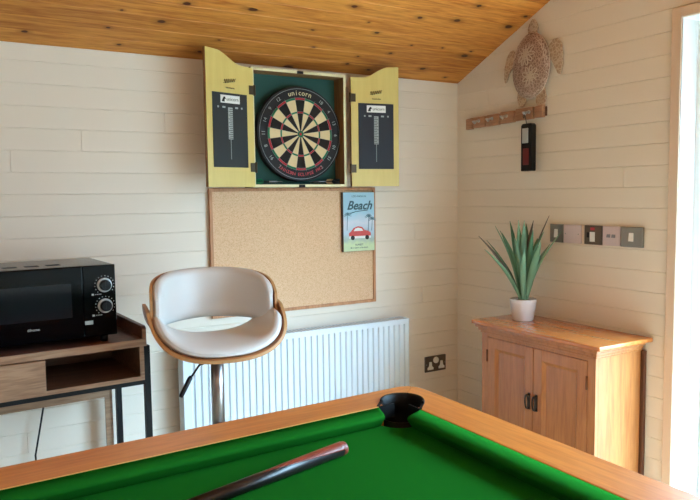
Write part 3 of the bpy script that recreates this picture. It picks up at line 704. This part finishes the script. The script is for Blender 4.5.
def plate(yc, wd, label, pm, inner, dep=.012, zc=1.2065):
    t = thing('light_switch', label, 'switch', (0, yc, zc), 0, 'switch plates in a row on the right wall')
    mb = MB(); mb.box(-dep, 0, -wd/2, wd/2, -.043, .043); build(mb, 'face_plate', pm, t, bevel=.002)
    inner(t, -dep)
    return t
def rockers(n, col, w_=.012, h_=.026):
    def f(t, x):
        for i in range(n):
            yc = (i-(n-1)/2)*.026; mb = MB(); mb.prism([(x+.0, -h_/2), (x-.006, -h_/2), (x-.002, h_/2), (x, h_/2)], yc-w_/2, yc+w_/2, 'xz'); build(mb, 'rocker', col, t, bevel=.0008)
    return f
def blank(t, x):
    for s_ in (-1, 1):
        mb = MB(); mb.lathe((x, s_*.038, 0), [(.003, 0), (.003, -.001)], 10, 0, 'x'); build(mb, 'screw', 'wire', t)
def fused(t, x):
    mb = MB(); mb.box(x-.003, x, -.012, .016, -.030, .014); build(mb, 'outlet_cover', 'white', t, bevel=.002)
    mb = MB(); mb.box(x-.003, x, -.010, .012, .022, .034); build(mb, 'neon_light', 'red_ink', t, bevel=.001)
    mb = MB(); mb.box(x-.004, x, .020, .032, -.012, .012); build(mb, 'rocker', 'blk', t, bevel=.001)
plate(-.738, .078, 'grey metal switch plate behind the plant leaves, leftmost of the row', 'steel', rockers(1, 'white', .02, .04))
plate(-.832, .100, 'plain pinkish blank plate second from the left in the switch row', 'mushroom', blank)
plate(-.952, .096, 'metal plate with a white socket cover and red mark in the switch row', 'steel_dark', fused)
plate(-1.050, .092, 'pinkish-white plate with two small grey rockers in the switch row', 'mushroom', rockers(2, 'rocker_grey', .018, .014))
plate(-1.155, .106, 'grey metal switch plate with white rocker nearest the door, rightmost of the row', 'steel', rockers(1, 'white', .022, .036), .016)

# ------------------------------------------------------------ hook rack, hanging opener, turtle
hr = thing('hook_rack', 'driftwood block coat rack with metal hooks below the carved turtle', 'coat rack', (0, -.386, 1.785))
def rz(y): return 1.777+(-.104-y)*.024
mb = MB(); mb.prism([(-.107, rz(-.107)-.022), (-.107, rz(-.107)+.022), (-.665, rz(-.665)+.022), (-.665, rz(-.665)-.022)], -.010, -.002, 'yz'); build(mb, 'back_rail', 'oak_dark', hr, True)
ed = [-.104, -.160, -.262, -.366, -.474, -.600, -.662]
for i in range(6):
    a = ed[i]-(.005 if i else 0); b = ed[i+1]+(.005 if i < 5 else 0)
    j = [random.uniform(-.002, .003) for _ in range(4)]
    mb = MB(); mb.prism([(a, rz(a)-.029+j[0]), (a, rz(a)+.029+j[1]), (b, rz(b)+.029+j[2]), (b, rz(b)-.029+j[3])], -.030, -.010, 'yz'); build(mb, 'wood_block', 'drift', hr, True, bevel=.004)
HK = [-.211, -.314, -.420, -.575]
for y in HK:
    z = rz(y); mb = MB(); mb.lathe((-.030, y, z+.006), [(.009, 0), (.008, -.004)], 14, 0, 'x')
    mb.tube([(-.032, y, z+.006), (-.048, y, z+.004), (-.060, y, z-.008), (-.066, y, z-.004), (-.068, y, z+.006)], [.006, .006, .0055, .0055, .008], 8)
    build(mb, 'hook', 'silverpaint', hr, True)
y_, z_ = -.575, rz(-.575)
hp = thing('hanging_tool', 'black handheld tool with silver and dark red panels hanging from a hook', 'hanging tool', (-.060, y_-.01, 1.5))
mb = MB(); mb.tube([(-.0645, y_, z_-.004), (-.058, y_, z_-.012), (-.055, y_-.006, z_-.045), (-.058, y_-.010, 1.735)], .0022, 6); mb.tube([(-.0655+.0*k, y_+.0045*cos(k*pi/6), z_-.016+.010*sin(k*pi/6)) for k in range(13)], .0016, 6, cap=False); build(mb, 'loop', 'ink', hp, True)
TY0, TY1 = -.563, -.634
mb = MB(); mb.prism([(TY0, 1.505), (TY0, 1.725), (TY0-.008, 1.735), (TY1+.008, 1.735), (TY1, 1.725), (TY1, 1.505)], -.074, -.040, 'yz'); build(mb, 'body', 'blk', hp, True, bevel=.005)
mb = MB(); mb.box(-.077, -.0742, TY0-.012, TY1+.020, 1.64, 1.712); build(mb, 'silver_panel', 'silverpaint', hp, True, bevel=.002)
M['dred'] = mat('dark_red_plastic', (110, 24, 30), .4)
mb = MB(); mb.box(-.077, -.0742, TY0-.018, TY1+.016, 1.535, 1.615); build(mb, 'red_panel', 'dred', hp, True, bevel=.002)

tt_ = thing('turtle_wall_ornament', 'carved wooden turtle ornament on the right wall above the hook rack', 'wall ornament', (0, -.572, 2.05))
tc_ = Vector((-.572, 2.018)); tilt = R(2)
def TP(a, b): # local: a to the right (towards -y), b up
    return (tc_.x-(a*cos(tilt)+b*sin(tilt)), tc_.y+(-a*sin(tilt)+b*cos(tilt)))
mb = MB(); N = 40; rings = [(1, -.012), (1, -.020), (.9, -.030), (.7, -.038), (.4, -.043), (.12, -.045)]
def shell_pt(a, k):
    r_ = 1-.06*sin(a)+0; x_ = .122*cos(a)*(1-.06*sin(a)); y2 = .157*sin(a); return TP(x_*k, y2*k)
v = []
for k, h in rings:
    for i in range(N):
        p = shell_pt(2*pi*i/N, k); v.append((h, p[0], p[1]))
mb.add(v, [(r_*N+i, r_*N+(i+1) % N, (r_+1)*N+(i+1) % N, (r_+1)*N+i) for r_ in range(len(rings)-1) for i in range(N)], 0, True)
mb.add(v, [tuple(range((len(rings)-1)*N, len(rings)*N)), tuple(range(N))])
sh_ = build(mb, 'shell', 'shell', tt_, True)
# carved flower relief on the shell
mb = MB()
def hgt(q): return -.0455+.024*q**2.2
def petal(cx, cz, a, L_, wd):
    pts = []
    for k in range(13):
        q = 2*pi*k/12; lx = L_*.5*(1-cos(q)); lz = wd*sin(q)*(.4+.6*sin(q/2)); X_ = cx+lx*cos(a)-lz*sin(a); Z_ = cz+lx*sin(a)+lz*cos(a)
        rr = math.hypot(X_/.122, Z_/.157)
        if rr > .97: X_ *= .97/rr; Z_ *= .97/rr; rr = .97
        p = TP(X_, Z_); pts.append((hgt(rr)-.001, p[0], p[1]))
    mb.tube(pts, .0028, 4, cap=False)
for cx, cz, n_, L_ in ((-.015, .055, 10, .058), (.02, -.055, 9, .052), (-.015, .055, 6, .026), (.02, -.055, 6, .024)):
    for k in range(n_): petal(cx, cz, 2*pi*k/n_, L_, .010)
for k in range(26):
    a = 2*pi*k/26; petal(.100*cos(a), .132*sin(a), a+1.3, .030, .006)
for k in (.99, .86): mb.tube([(hgt(k)+(.004 if k > .9 else 0),)+tuple(shell_pt(2*pi*i/48, k)) for i in range(49)], .0028, 5, cap=False)
M['petal'] = mat('whitewashed_carving', (208, 188, 170), .8)
build(mb, 'carved_flowers', 'petal', sh_, True)
def flat(name, pts, m='flipper'):
    mb = MB(); mb.prism([TP(a, b) for a, b in pts], -.016, -.006, 'yz'); o = build(mb, name, m, tt_, True, bevel=.003)
flat('head', [(-.026, .145), (-.033, .175), (-.024, .200), (-.006, .222), (.010, .222), (.026, .200), (.033, .175), (.026, .145)])
flat('flipper', [(-.108, .062), (-.128, .092), (-.150, .088), (-.172, .060), (-.186, .010), (-.188, -.040), (-.180, -.066), (-.168, -.060), (-.152, -.020), (-.124, .010)])
flat('flipper', [(.104, .080), (.130, .104), (.160, .108), (.182, .084), (.194, .030), (.196, -.020), (.184, -.064), (.168, -.056), (.148, -.024), (.120, .018)])
flat('hind_leg', [(-.085, -.110), (-.090, -.150), (-.078, -.190), (-.050, -.196), (-.030, -.170), (-.028, -.140)])
flat('hind_leg', [(.036, -.140), (.036, -.180), (.060, -.208), (.092, -.204), (.104, -.160), (.088, -.104)])

# ------------------------------------------------------------ oak cabinet
sb = thing('oak_cabinet', 'small golden oak cabinet with two panelled doors against the right wall', 'cabinet', (-.17, -.87, 0))
BX0, BX1, BY0, BY1 = -.305, -.022, -.546, -1.218
def cbox(name, m, *a, bevel=.0015, parent=sb):
    mb = MB(); mb.box(*a); return build(mb, name, m, parent, True, bevel=bevel)
cbox('top_board', 'oak_top', -.338, -.003, -.505, -1.262, .772, .790, bevel=.004)
mb = MB()
for k, (o_, za, zb) in enumerate(((.024, .757, .772), (.014, .742, .757), (.006, .730, .742))):
    mb.box(BX0-o_, BX1, BY0+o_, BY1-o_, za, zb)
build(mb, 'cornice', 'oak', sb, True, bevel=.004)
cbox('side_panel', 'oak', BX0+.018, BX1, BY1+.018, BY1, .07, .730)
cbox('side_panel', 'oak', BX0+.018, BX1, BY0, BY0-.018, .07, .730)
cbox('back_panel', 'oak_dark', BX1-.006, BX1, BY0-.018, BY1+.018, .07, .730)
cbox('gap_strip', 'oak_dark', BX1+.001, BX1+.020, BY1+.030, BY1-.014, 0, .729)  # dark brown strip filling the gap between cabinet and wall
cbox('bottom_board', 'oak', BX0+.018, BX1, BY0-.018, BY1+.018, .07, .09)
# face frame
mb = MB(); mb.box(BX0, BX0+.018, BY0, BY0-.040, .0, .730); mb.box(BX0, BX0+.018, BY1+.040, BY1, .0, .730); mb.box(BX0, BX0+.018, BY0-.04, BY1+.04, .716, .730); mb.box(BX0, BX0+.018, BY0-.04, BY1+.04, .05, .095); build(mb, 'face_frame', 'oak', sb, True, bevel=.001)
ymid = (BY0+BY1)/2
for yy0, yy1 in ((BY0-.042, ymid+.0015), (ymid-.0015, BY1+.042)):
    z0, z1 = .098, .714; sw = .050
    mb = MB(); mb.box(BX0-.002, BX0+.016, yy0, yy0-sw, z0, z1); mb.box(BX0-.002, BX0+.016, yy1+sw, yy1, z0, z1); mb.box(BX0-.002, BX0+.016, yy0-sw, yy1+sw, z1-sw, z1); mb.box(BX0-.002, BX0+.016, yy0-sw, yy1+sw, z0, z0+sw)
    d_ = build(mb, 'door', 'oak', sb, True, bevel=.002)
    mb = MB(); a, b = yy0-sw, yy1+sw; c, e = z0+sw, z1-sw; X0_ = BX0-.002; X1_ = BX0+.010; ins = .014
    v = [(X0_+.002, a, c), (X0_+.002, b, c), (X0_+.002, b, e), (X0_+.002, a, e), (X1_, a-ins, c+ins), (X1_, b+ins, c+ins), (X1_, b+ins, e-ins), (X1_, a-ins, e-ins)]
    mb.add(v, [(4, 5, 6, 7), (0, 1, 5, 4), (1, 2, 6, 5), (2, 3, 7, 6), (3, 0, 4, 7)]); build(mb, 'panel', 'oak', d_, True)
    left = yy0 == BY0-.042
    hy = yy1+.020 if left else yy0-.020
    mb = MB(); mb.box(X0_-.002, X0_, hy+.006, hy-.006, .432, .508)
    mb.tube([(X0_-.002, hy, .500), (X0_-.018, hy, .498)], .0055, 8); mb.tube([(X0_-.002, hy, .438), (X0_-.010, hy, .438)], .005, 8)
    mb.tube([(X0_-.018+.004*cos(k*pi/8), hy+.013*cos(k*pi/8), .470+.030*sin(k*pi/8)) for k in range(17)], .0036, 6, cap=False)
    build(mb, 'handle', 'handle', d_, True)
    hz = yy0+.001 if left else yy1-.001
    for z in (.20, .625): mb = MB(); mb.cyl((X0_-.002, hz, z-.028), (X0_-.002, hz, z+.028), .0045, 8); build(mb, 'hinge', 'brass_old', d_, True)

# ------------------------------------------------------------ potted plant
pp = thing('potted_plant', 'spiky green leafy plant in a white pot standing on the oak cabinet', 'plant', (-.142, -.655, .790))
mb = MB(); prof = [(.046, 0), (.050, .005), (.061, .080), (.063, .100), (.059, .104), (.056, .094), (.054, .090)]
NS = 8; v = []
for r_, h in prof:
    for k in range(NS*4):
        a = 2*pi*k/(NS*4); rr = r_*(1+.035*abs(cos(a*NS/2))**2 - .02); v.append((rr*cos(a), rr*sin(a), h))
n_ = NS*4; mb.add(v, [(i*n_+k, i*n_+(k+1) % n_, (i+1)*n_+(k+1) % n_, (i+1)*n_+k) for i in range(len(prof)-1) for k in range(n_)], 0, True); mb.add(v[:n_], [tuple(range(n_))])
build(mb, 'pot', 'pot', pp)
mb = MB(); mb.lathe((0, 0, 0), [(.055, .084), (.052, .092), (.025, .098), (.004, .100)], 24); build(mb, 'soil', 'soil', pp)
rv = Vector((cos(.543), -sin(.543), 0)); cv = Vector((-sin(.543), -cos(.543), 0))   # right / towards the viewer's side of the room
LV = [(-.205, .285, .06, 2), (-.190, .232, .12, 0), (-.122, .325, .0, 0), (-.100, .295, .05, 1), (-.050, .345, -.03, 1), (-.022, .352, .02, 0), (.0, .350, .03, 0), (.024, .310, .09, 1), (.060, .345, -.05, 2), (.112, .368, .02, 2), (.150, .302, .08, 0),
      (-.022, .235, .13, 0), (.040, .330, -.10, 1), (-.08, .30, -.10, 1), (.10, .27, -.12, 1), (.075, .300, .07, 1), (-.150, .26, -.05, 1), (-.06, .28, .10, 0), (.05, .26, .12, 0), (.005, .31, -.08, 1), (-.12, .22, -.10, 1), (.13, .24, -.03, 0)]
for i, (a, h, c, mi) in enumerate(LV):
    tip = rv*(a*1.08-.005)+cv*c+Vector((0, 0, .10+h*1.09)); az = math.atan2(c, a)
    root = (rv*cos(az)+cv*sin(az))*.018+Vector((0, 0, .098)); d = tip-root; L_ = d.length
    side = d.cross(Vector((0, 0, 1)));
    side = side.normalized() if side.length > .02 else rv.copy()
    if abs(a) < .06: side = (rv*1.0+side*.3).normalized()
    nrm = side.cross(d).normalized(); wd = .0155 if i % 3 else .019
    mb = MB(); K = 12; g = []
    for k in range(K+1):
        q = k/K; w_ = wd*(.55+.75*q)*(1-q**3.2) if q < 1 else .0003
        w_ = max(.0004, wd*(0.5+1.3*q-1.8*q*q*q)) if q < .97 else .0006
        bow = .018*sin(q*pi)*(1 if nrm.z > 0 else -1); ctr = root+d*q+nrm*bow
        g.append((ctr-side*w_+nrm*w_*.35, ctr, ctr+side*w_+nrm*w_*.35))
    v = [p+nrm*.0008 for r3 in g for p in r3]+[p-nrm*.0008 for r3 in g for p in r3]; n3 = 3*(K+1); fs = []
    for k in range(K):
        for j in range(2): b0 = k*3+j; fs += [(b0, b0+1, b0+4, b0+3), (n3+b0, n3+b0+3, n3+b0+4, n3+b0+1)]
        fs += [(k*3, k*3+3, n3+k*3+3, n3+k*3), (k*3+2, n3+k*3+2, n3+k*3+5, k*3+5)]
    mb.add(v, fs, 0, True); build(mb, 'leaf', ['leaf', 'leaf2', 'leaf3'][mi], pp)

# ------------------------------------------------------------ pool table
TA = R(2.1); TZ = .82
pt = thing('pool_table', 'pool table with green cloth and orange oak rails filling the foreground', 'pool table', (-1.322, -1.362, 0), TA)
# local: x negative to the left along the long rail, y negative towards the camera; outer corner at 0,0
TL, TWd = 2.62, 1.20; RW = .128; CW = .062
PK = [(-.132, -.130), (-TL+.132, -.130), (-.132, -TWd+.130), (-TL+.132, -TWd+.130), (-TL/2, -.098), (-TL/2, -TWd+.098)]
def inward(x_, y_2):
    return (x_-.033 if x_ > -.5 else x_+.033 if x_ < -TL+.5 else x_, y_2-.033 if y_2 > -TWd/2 else y_2+.033)
def cutters(extra=0):
    bm = bmesh.new()
    for x_, y_2 in PK:
        r = bmesh.ops.create_cone(bm, cap_ends=True, segments=40, radius1=.062+extra, radius2=.062+extra, depth=.6)
        bmesh.ops.translate(bm, verts=r['verts'], vec=(x_, y_2, .75))
    me = bpy.data.meshes.new('cut'); bm.to_mesh(me); bm.free(); return me
def bool_build(mb, name, mats, parent, extra=0, bevel=0):
    o = build(mb, name, mats, parent); c = bpy.data.objects.new('cut', cutters(extra)); COL.objects.link(c); c.parent = parent
    md = o.modifiers.new('holes', 'BOOLEAN'); md.object = c; md.operation = 'DIFFERENCE'; md.solver = 'EXACT'
    bpy.context.view_layer.update()
    dg = bpy.context.evaluated_depsgraph_get(); me = bpy.data.meshes.new_from_object(o.evaluated_get(dg)); o.modifiers.clear(); o.data = me; bpy.data.objects.remove(c)
    if bevel:
        b = o.modifiers.new('bevel', 'BEVEL'); b.width = bevel; b.segments = 2; b.limit_method = 'ANGLE'; b.angle_limit = R(50)
    return o
def rcorner(cx, cy, sx, sy, r=.06, n=8):
    return [(cx+sx*(-r+r*sin(a)), cy+sy*(-r+r*cos(a))) for a in [R(90*k/n) for k in range(n+1)]]
RT = .036
e_ = .0006
# corner pieces are rounded: each long rail owns its corner to the mitre
def rail(poly, m):
    mb = MB(); mb.prism(poly, TZ-.10, TZ, 'xy'); return bool_build(mb, 'rail', m, pt, bevel=.004)
c8 = [(-.06+.06*sin(R(a)), -.06+.06*cos(R(a))) for a in (0, 11, 22, 33, 45)]
c9 = [(-.06+.06*sin(R(a)), -.06+.06*cos(R(a))) for a in (45, 57, 68, 79, 90)]
def mir(p, fx, fy): 
    q = [((-TL-x_) if fx else x_, (-TWd-y_2) if fy else y_2) for x_, y_2 in p]; return q[::-1] if fx != fy else q
longp = c8+[(-RW, -RW), (-TL+RW, -RW)]+[(-TL-x_, y_2) for x_, y_2 in c8[::-1]]
shortp = c9+[(0, -TWd+.06)][:0]+[(x_, -TWd-y_2) for x_, y_2 in c9[::-1]]+[(-RW, -TWd+RW), (-RW, -RW)]
rail(longp, 'rail'); rail(mir(longp, False, True), 'rail'); rail(shortp, 'rail_y'); rail(mir(shortp, True, False), 'rail_y')
# thin pale line where cloth is tucked into the wood
for a, b, c, d in ((-TL/2+.07, -.212, -RW-.003, -RW), (-TL+.212, -TL/2-.07, -RW-.003, -RW), (-TL/2+.07, -.195, -TWd+RW, -TWd+RW+.003), (-TL+.195, -TL/2-.07, -TWd+RW, -TWd+RW+.003)):
    mb = MB(); mb.box(a, b, c, d, TZ-.01, TZ+.0008); build(mb, 'tuck_strip', 'railline', pt)
# slate bed with cloth
def bed_outline():
    r = .066; ex = -RW+.03; ey = -RW+.03; pts = []
    def notch(bx, by, ox, oy, flip=False):
        # from one side of the pocket mouth, round the inward arc, to the other side
        o = Vector((ox, oy)).normalized(); p = Vector((-o.y, o.x)); B = Vector((bx, by)); out = []
        def hit(q):
            ts = []
            for c, d_, lim in ((q.x, o.x, (-TL-ex if o.x < 0 else ex)), (q.y, o.y, (-TWd-ey if o.y < 0 else ey))):
                if abs(d_) > 1e-6: ts.append((lim-c)/d_)
            return q+o*min(ts)
        a = B+p*r; b = B-p*r
        out = [hit(a), a]+[B+(p*cos(t)-o*sin(t))*r for t in [pi*k/18 for k in range(1, 18)]]+[b, hit(b)]
        return [tuple(v) for v in out]
    c = [inward(*q) for q in PK]
    # order counter-clockwise starting at the corner 0,0
    pts += notch(*c[0], 1, 1)[::-1]
    pts += notch(*c[4], 0, 1)[::-1]
    pts += notch(*c[1], -1, 1)[::-1]
    pts += notch(*c[3], -1, -1)[::-1]
    pts += notch(*c[5], 0, -1)[::-1]
    pts += notch(*c[2], 1, -1)[::-1]
    return pts
mb = MB(); mb.prism(bed_outline(), TZ-RT-.03, TZ-RT, 'xy'); build(mb, 'bed_cloth', 'cloth', pt)
for fx in (0, 1):
    for fy in (0, 1):
        for a, b, c, d in ((-.213, -.160, -RW-.004, -RW+.001), (-RW-.004, -RW+.001, -.213, -.160)):
            if fx: a, b = -TL-b, -TL-a
            if fy: c, d = -TWd-d, -TWd-c
            mb = MB(); mb.box(a, b, c, d, TZ-RT, TZ+.0012); build(mb, 'pocket_cheek', 'pocket', pt)
# cushions: cross-section (o: from rail inward, z)
def cushion(p0, p1, nrm, e0, e1):
    """p0->p1 back edge along the rail; nrm inward; e0/e1 end setbacks"""
    p0 = Vector(p0); p1 = Vector(p1); n = Vector(nrm); d = (p1-p0).normalized(); L_ = (p1-p0).length
    prof = [(0, TZ-.0005), (.042, TZ-.001), (.058, TZ-.004), (.062, TZ-.009), (.060, TZ-.014), (.046, TZ-.034), (.044, TZ-RT), (0, TZ-RT)]
    K = 10; rings = []
    N_ = 24
    def ring(s, o_max):
        return [(p0+d*s+n*min(o, o_max), z) for o, z in prof]
    ss = []
    for k in range(K+1):
        q = k/K; ss.append((e0*(q**1.0), CW*math.sin(q*pi/2)))
    seq = [(s, o) for s, o in ss]+[(L_-s, o) for s, o in [(e1*(k/K), CW*math.sin(k/K*pi/2)) for k in range(K, -1, -1)]]
    v = []; 
    for s, o in seq:
        for (p, z) in [(p0+d*s+n*(oo*(o/CW)), z) for oo, z in prof]: v.append((p.x, p.y, z))
    m_ = len(prof); mb = MB()
    mb.add(v, [(i*m_+j, i*m_+(j+1) % m_, (i+1)*m_+(j+1) % m_, (i+1)*m_+j) for i in range(len(seq)-1) for j in range(m_)], 0, True)
    o_ = build(mb, 'cushion', 'cloth', pt); return o_
cs = .212; EE = .024
for yy, ny in ((-RW-.0005, -1), (-TWd+RW+.0005, 1)):
    cushion((-cs, yy), (-TL/2+.062, yy), (0, ny), EE, .03); cushion((-TL/2-.062, yy), (-TL+cs, yy), (0, ny), .03, EE)
for xx, nx in ((-RW-.0005, -1), (-TL+RW+.0005, 1)):
    cushion((xx, -cs), (xx, -TWd+cs), (nx, 0), EE, EE)
# pockets
for x_, y_2 in PK:
    mb = MB(); mb.lathe((x_, y_2, 0), [(.0640, TZ+.0005), (.0640, TZ+.006), (.0615, TZ+.009), (.0580, TZ+.006), (.0575, TZ-.04), (.060, TZ-.12), (.03, TZ-.15), (.002, TZ-.155)], 40, cap=False)
    # open the ring on the playing side (towards the bed centre), above the bed
    bm = bmesh.new(); me_ = mb.mesh('p', 'pocket'); bm.from_mesh(me_)
    dirv = Vector((-TL/2-x_, -TWd/2-y_2, 0)); 
    dirv = Vector((math.copysign(1, dirv.x) if abs(dirv.x) > .1 else 0, math.copysign(1, dirv.y), 0)).normalized()
    kill = [f for f in bm.faces if f.calc_center_median().z > TZ-RT-.002 and (f.calc_center_median()-Vector((x_, y_2, 0))).dot(dirv) > .012]
    for f in [f for f in bm.faces if f not in kill]: pass
    bmesh.ops.delete(bm, geom=kill, context='FACES'); bm.to_mesh(me_); bm.free()
    o = bpy.data.objects.new('pocket', me_); COL.objects.link(o); o.parent = pt
    for sg_ in (-1, 1):
        pv = Vector((-dirv.y, dirv.x, 0))*sg_; A_ = Vector((x_, y_2, 0))+pv*.0560; mw_ = MB(); ln = .052 if abs(x_+TL/2) > .1 else .034
        q_ = [A_-dirv*.004, A_+dirv*ln, A_+dirv*ln+pv*.0075, A_-dirv*.004+pv*.0075]
        mw_.prism([(v_.x, v_.y) for v_ in q_], TZ-.12, TZ+.002, 'xy'); build(mw_, 'pocket_cheek', 'pocket', pt)
    sd = o.modifiers.new('thick', 'SOLIDIFY'); sd.thickness = .003; sd.offset = -1
for x_, y_2 in PK:
    a_, b_ = inward(x_, y_2); mb = MB(); mb.lathe((a_, b_, 0), [(.0655, TZ-RT-.001), (.0655, TZ-.13), (.003, TZ-.13)], 40, cap=False); build(mb, 'pocket_sleeve', 'pocket', pt)
mb = MB(); mb.box(-TL+.02, -.02, -TWd+.02, -.02, TZ-.30, TZ-.135)
build(mb, 'cabinet_body', 'rail', pt)
for x_ in (-.16, -TL+.16):
    for y_2 in (-.16, -TWd+.16):
        mb = MB(); mb.prism([(x_+a*.055, y_2+b*.055) for a, b in ((-1, -1), (1, -1), (1, 1), (-1, 1))], .04, TZ-.30, 'xy'); mb.lathe((x_, y_2, 0), [(.045, 0), (.05, .04)], 20); build(mb, 'leg', 'rail_y', pt, bevel=.006)

# cue lying on the cloth
qz = TZ-RT
b0 = Vector((-1.747, -1.668, qz+.0172)); dirq = Vector((-cos(R(13.5)), -sin(R(13.5)), 0))
cue = thing('pool_cue', 'pool cue with red and black butt lying across the green cloth', 'cue', b0, math.atan2(dirq.y, dirq.x))
tl = R(.55)
def cz(x_): return -x_*.008
mb = MB(); mb.tube([(.012, 0, .0), (.46, 0, cz(.46))], [.0165, .0137], 24); build(mb, 'butt', 'cue_black', cue)
mb = MB()
# red splice over the upper side of the butt
def spl(u, v):
    x_ = .008+.235*v; w = (1-v)**.8; a = (u-.5)*2*R(75)*w+R(8); r_ = .0170-.0016*v; return (x_, r_*sin(a), r_*cos(a)+cz(x_))
mb.sheet(spl, 12, 20, .0008); build(mb, 'red_splice', 'cue_butt', cue)
mb = MB(); mb.tube([(-.004, 0, 0), (0, 0, 0), (.010, 0, 0), (.012, 0, 0)], [.011, .0158, .0168, .0165], 24); build(mb, 'end_cap', 'cue_butt', cue)
mb = MB(); mb.tube([(.46, 0, cz(.46)), (1.15, 0, cz(1.15))], [.0137, .0065], 20); build(mb, 'shaft', 'cue_shaft', cue)
mb = MB(); mb.tube([(1.15, 0, cz(1.15)), (1.165, 0, cz(1.165))], [.0065, .0062], 16); build(mb, 'ferrule', 'wire', cue)
# the table is a touch out of square
seen = set()
for ch in pt.children:
    if ch.data in seen or ch.data is None: continue
    seen.add(ch.data)
    for v_ in ch.data.vertices: v_.co.x += .05*v_.co.y
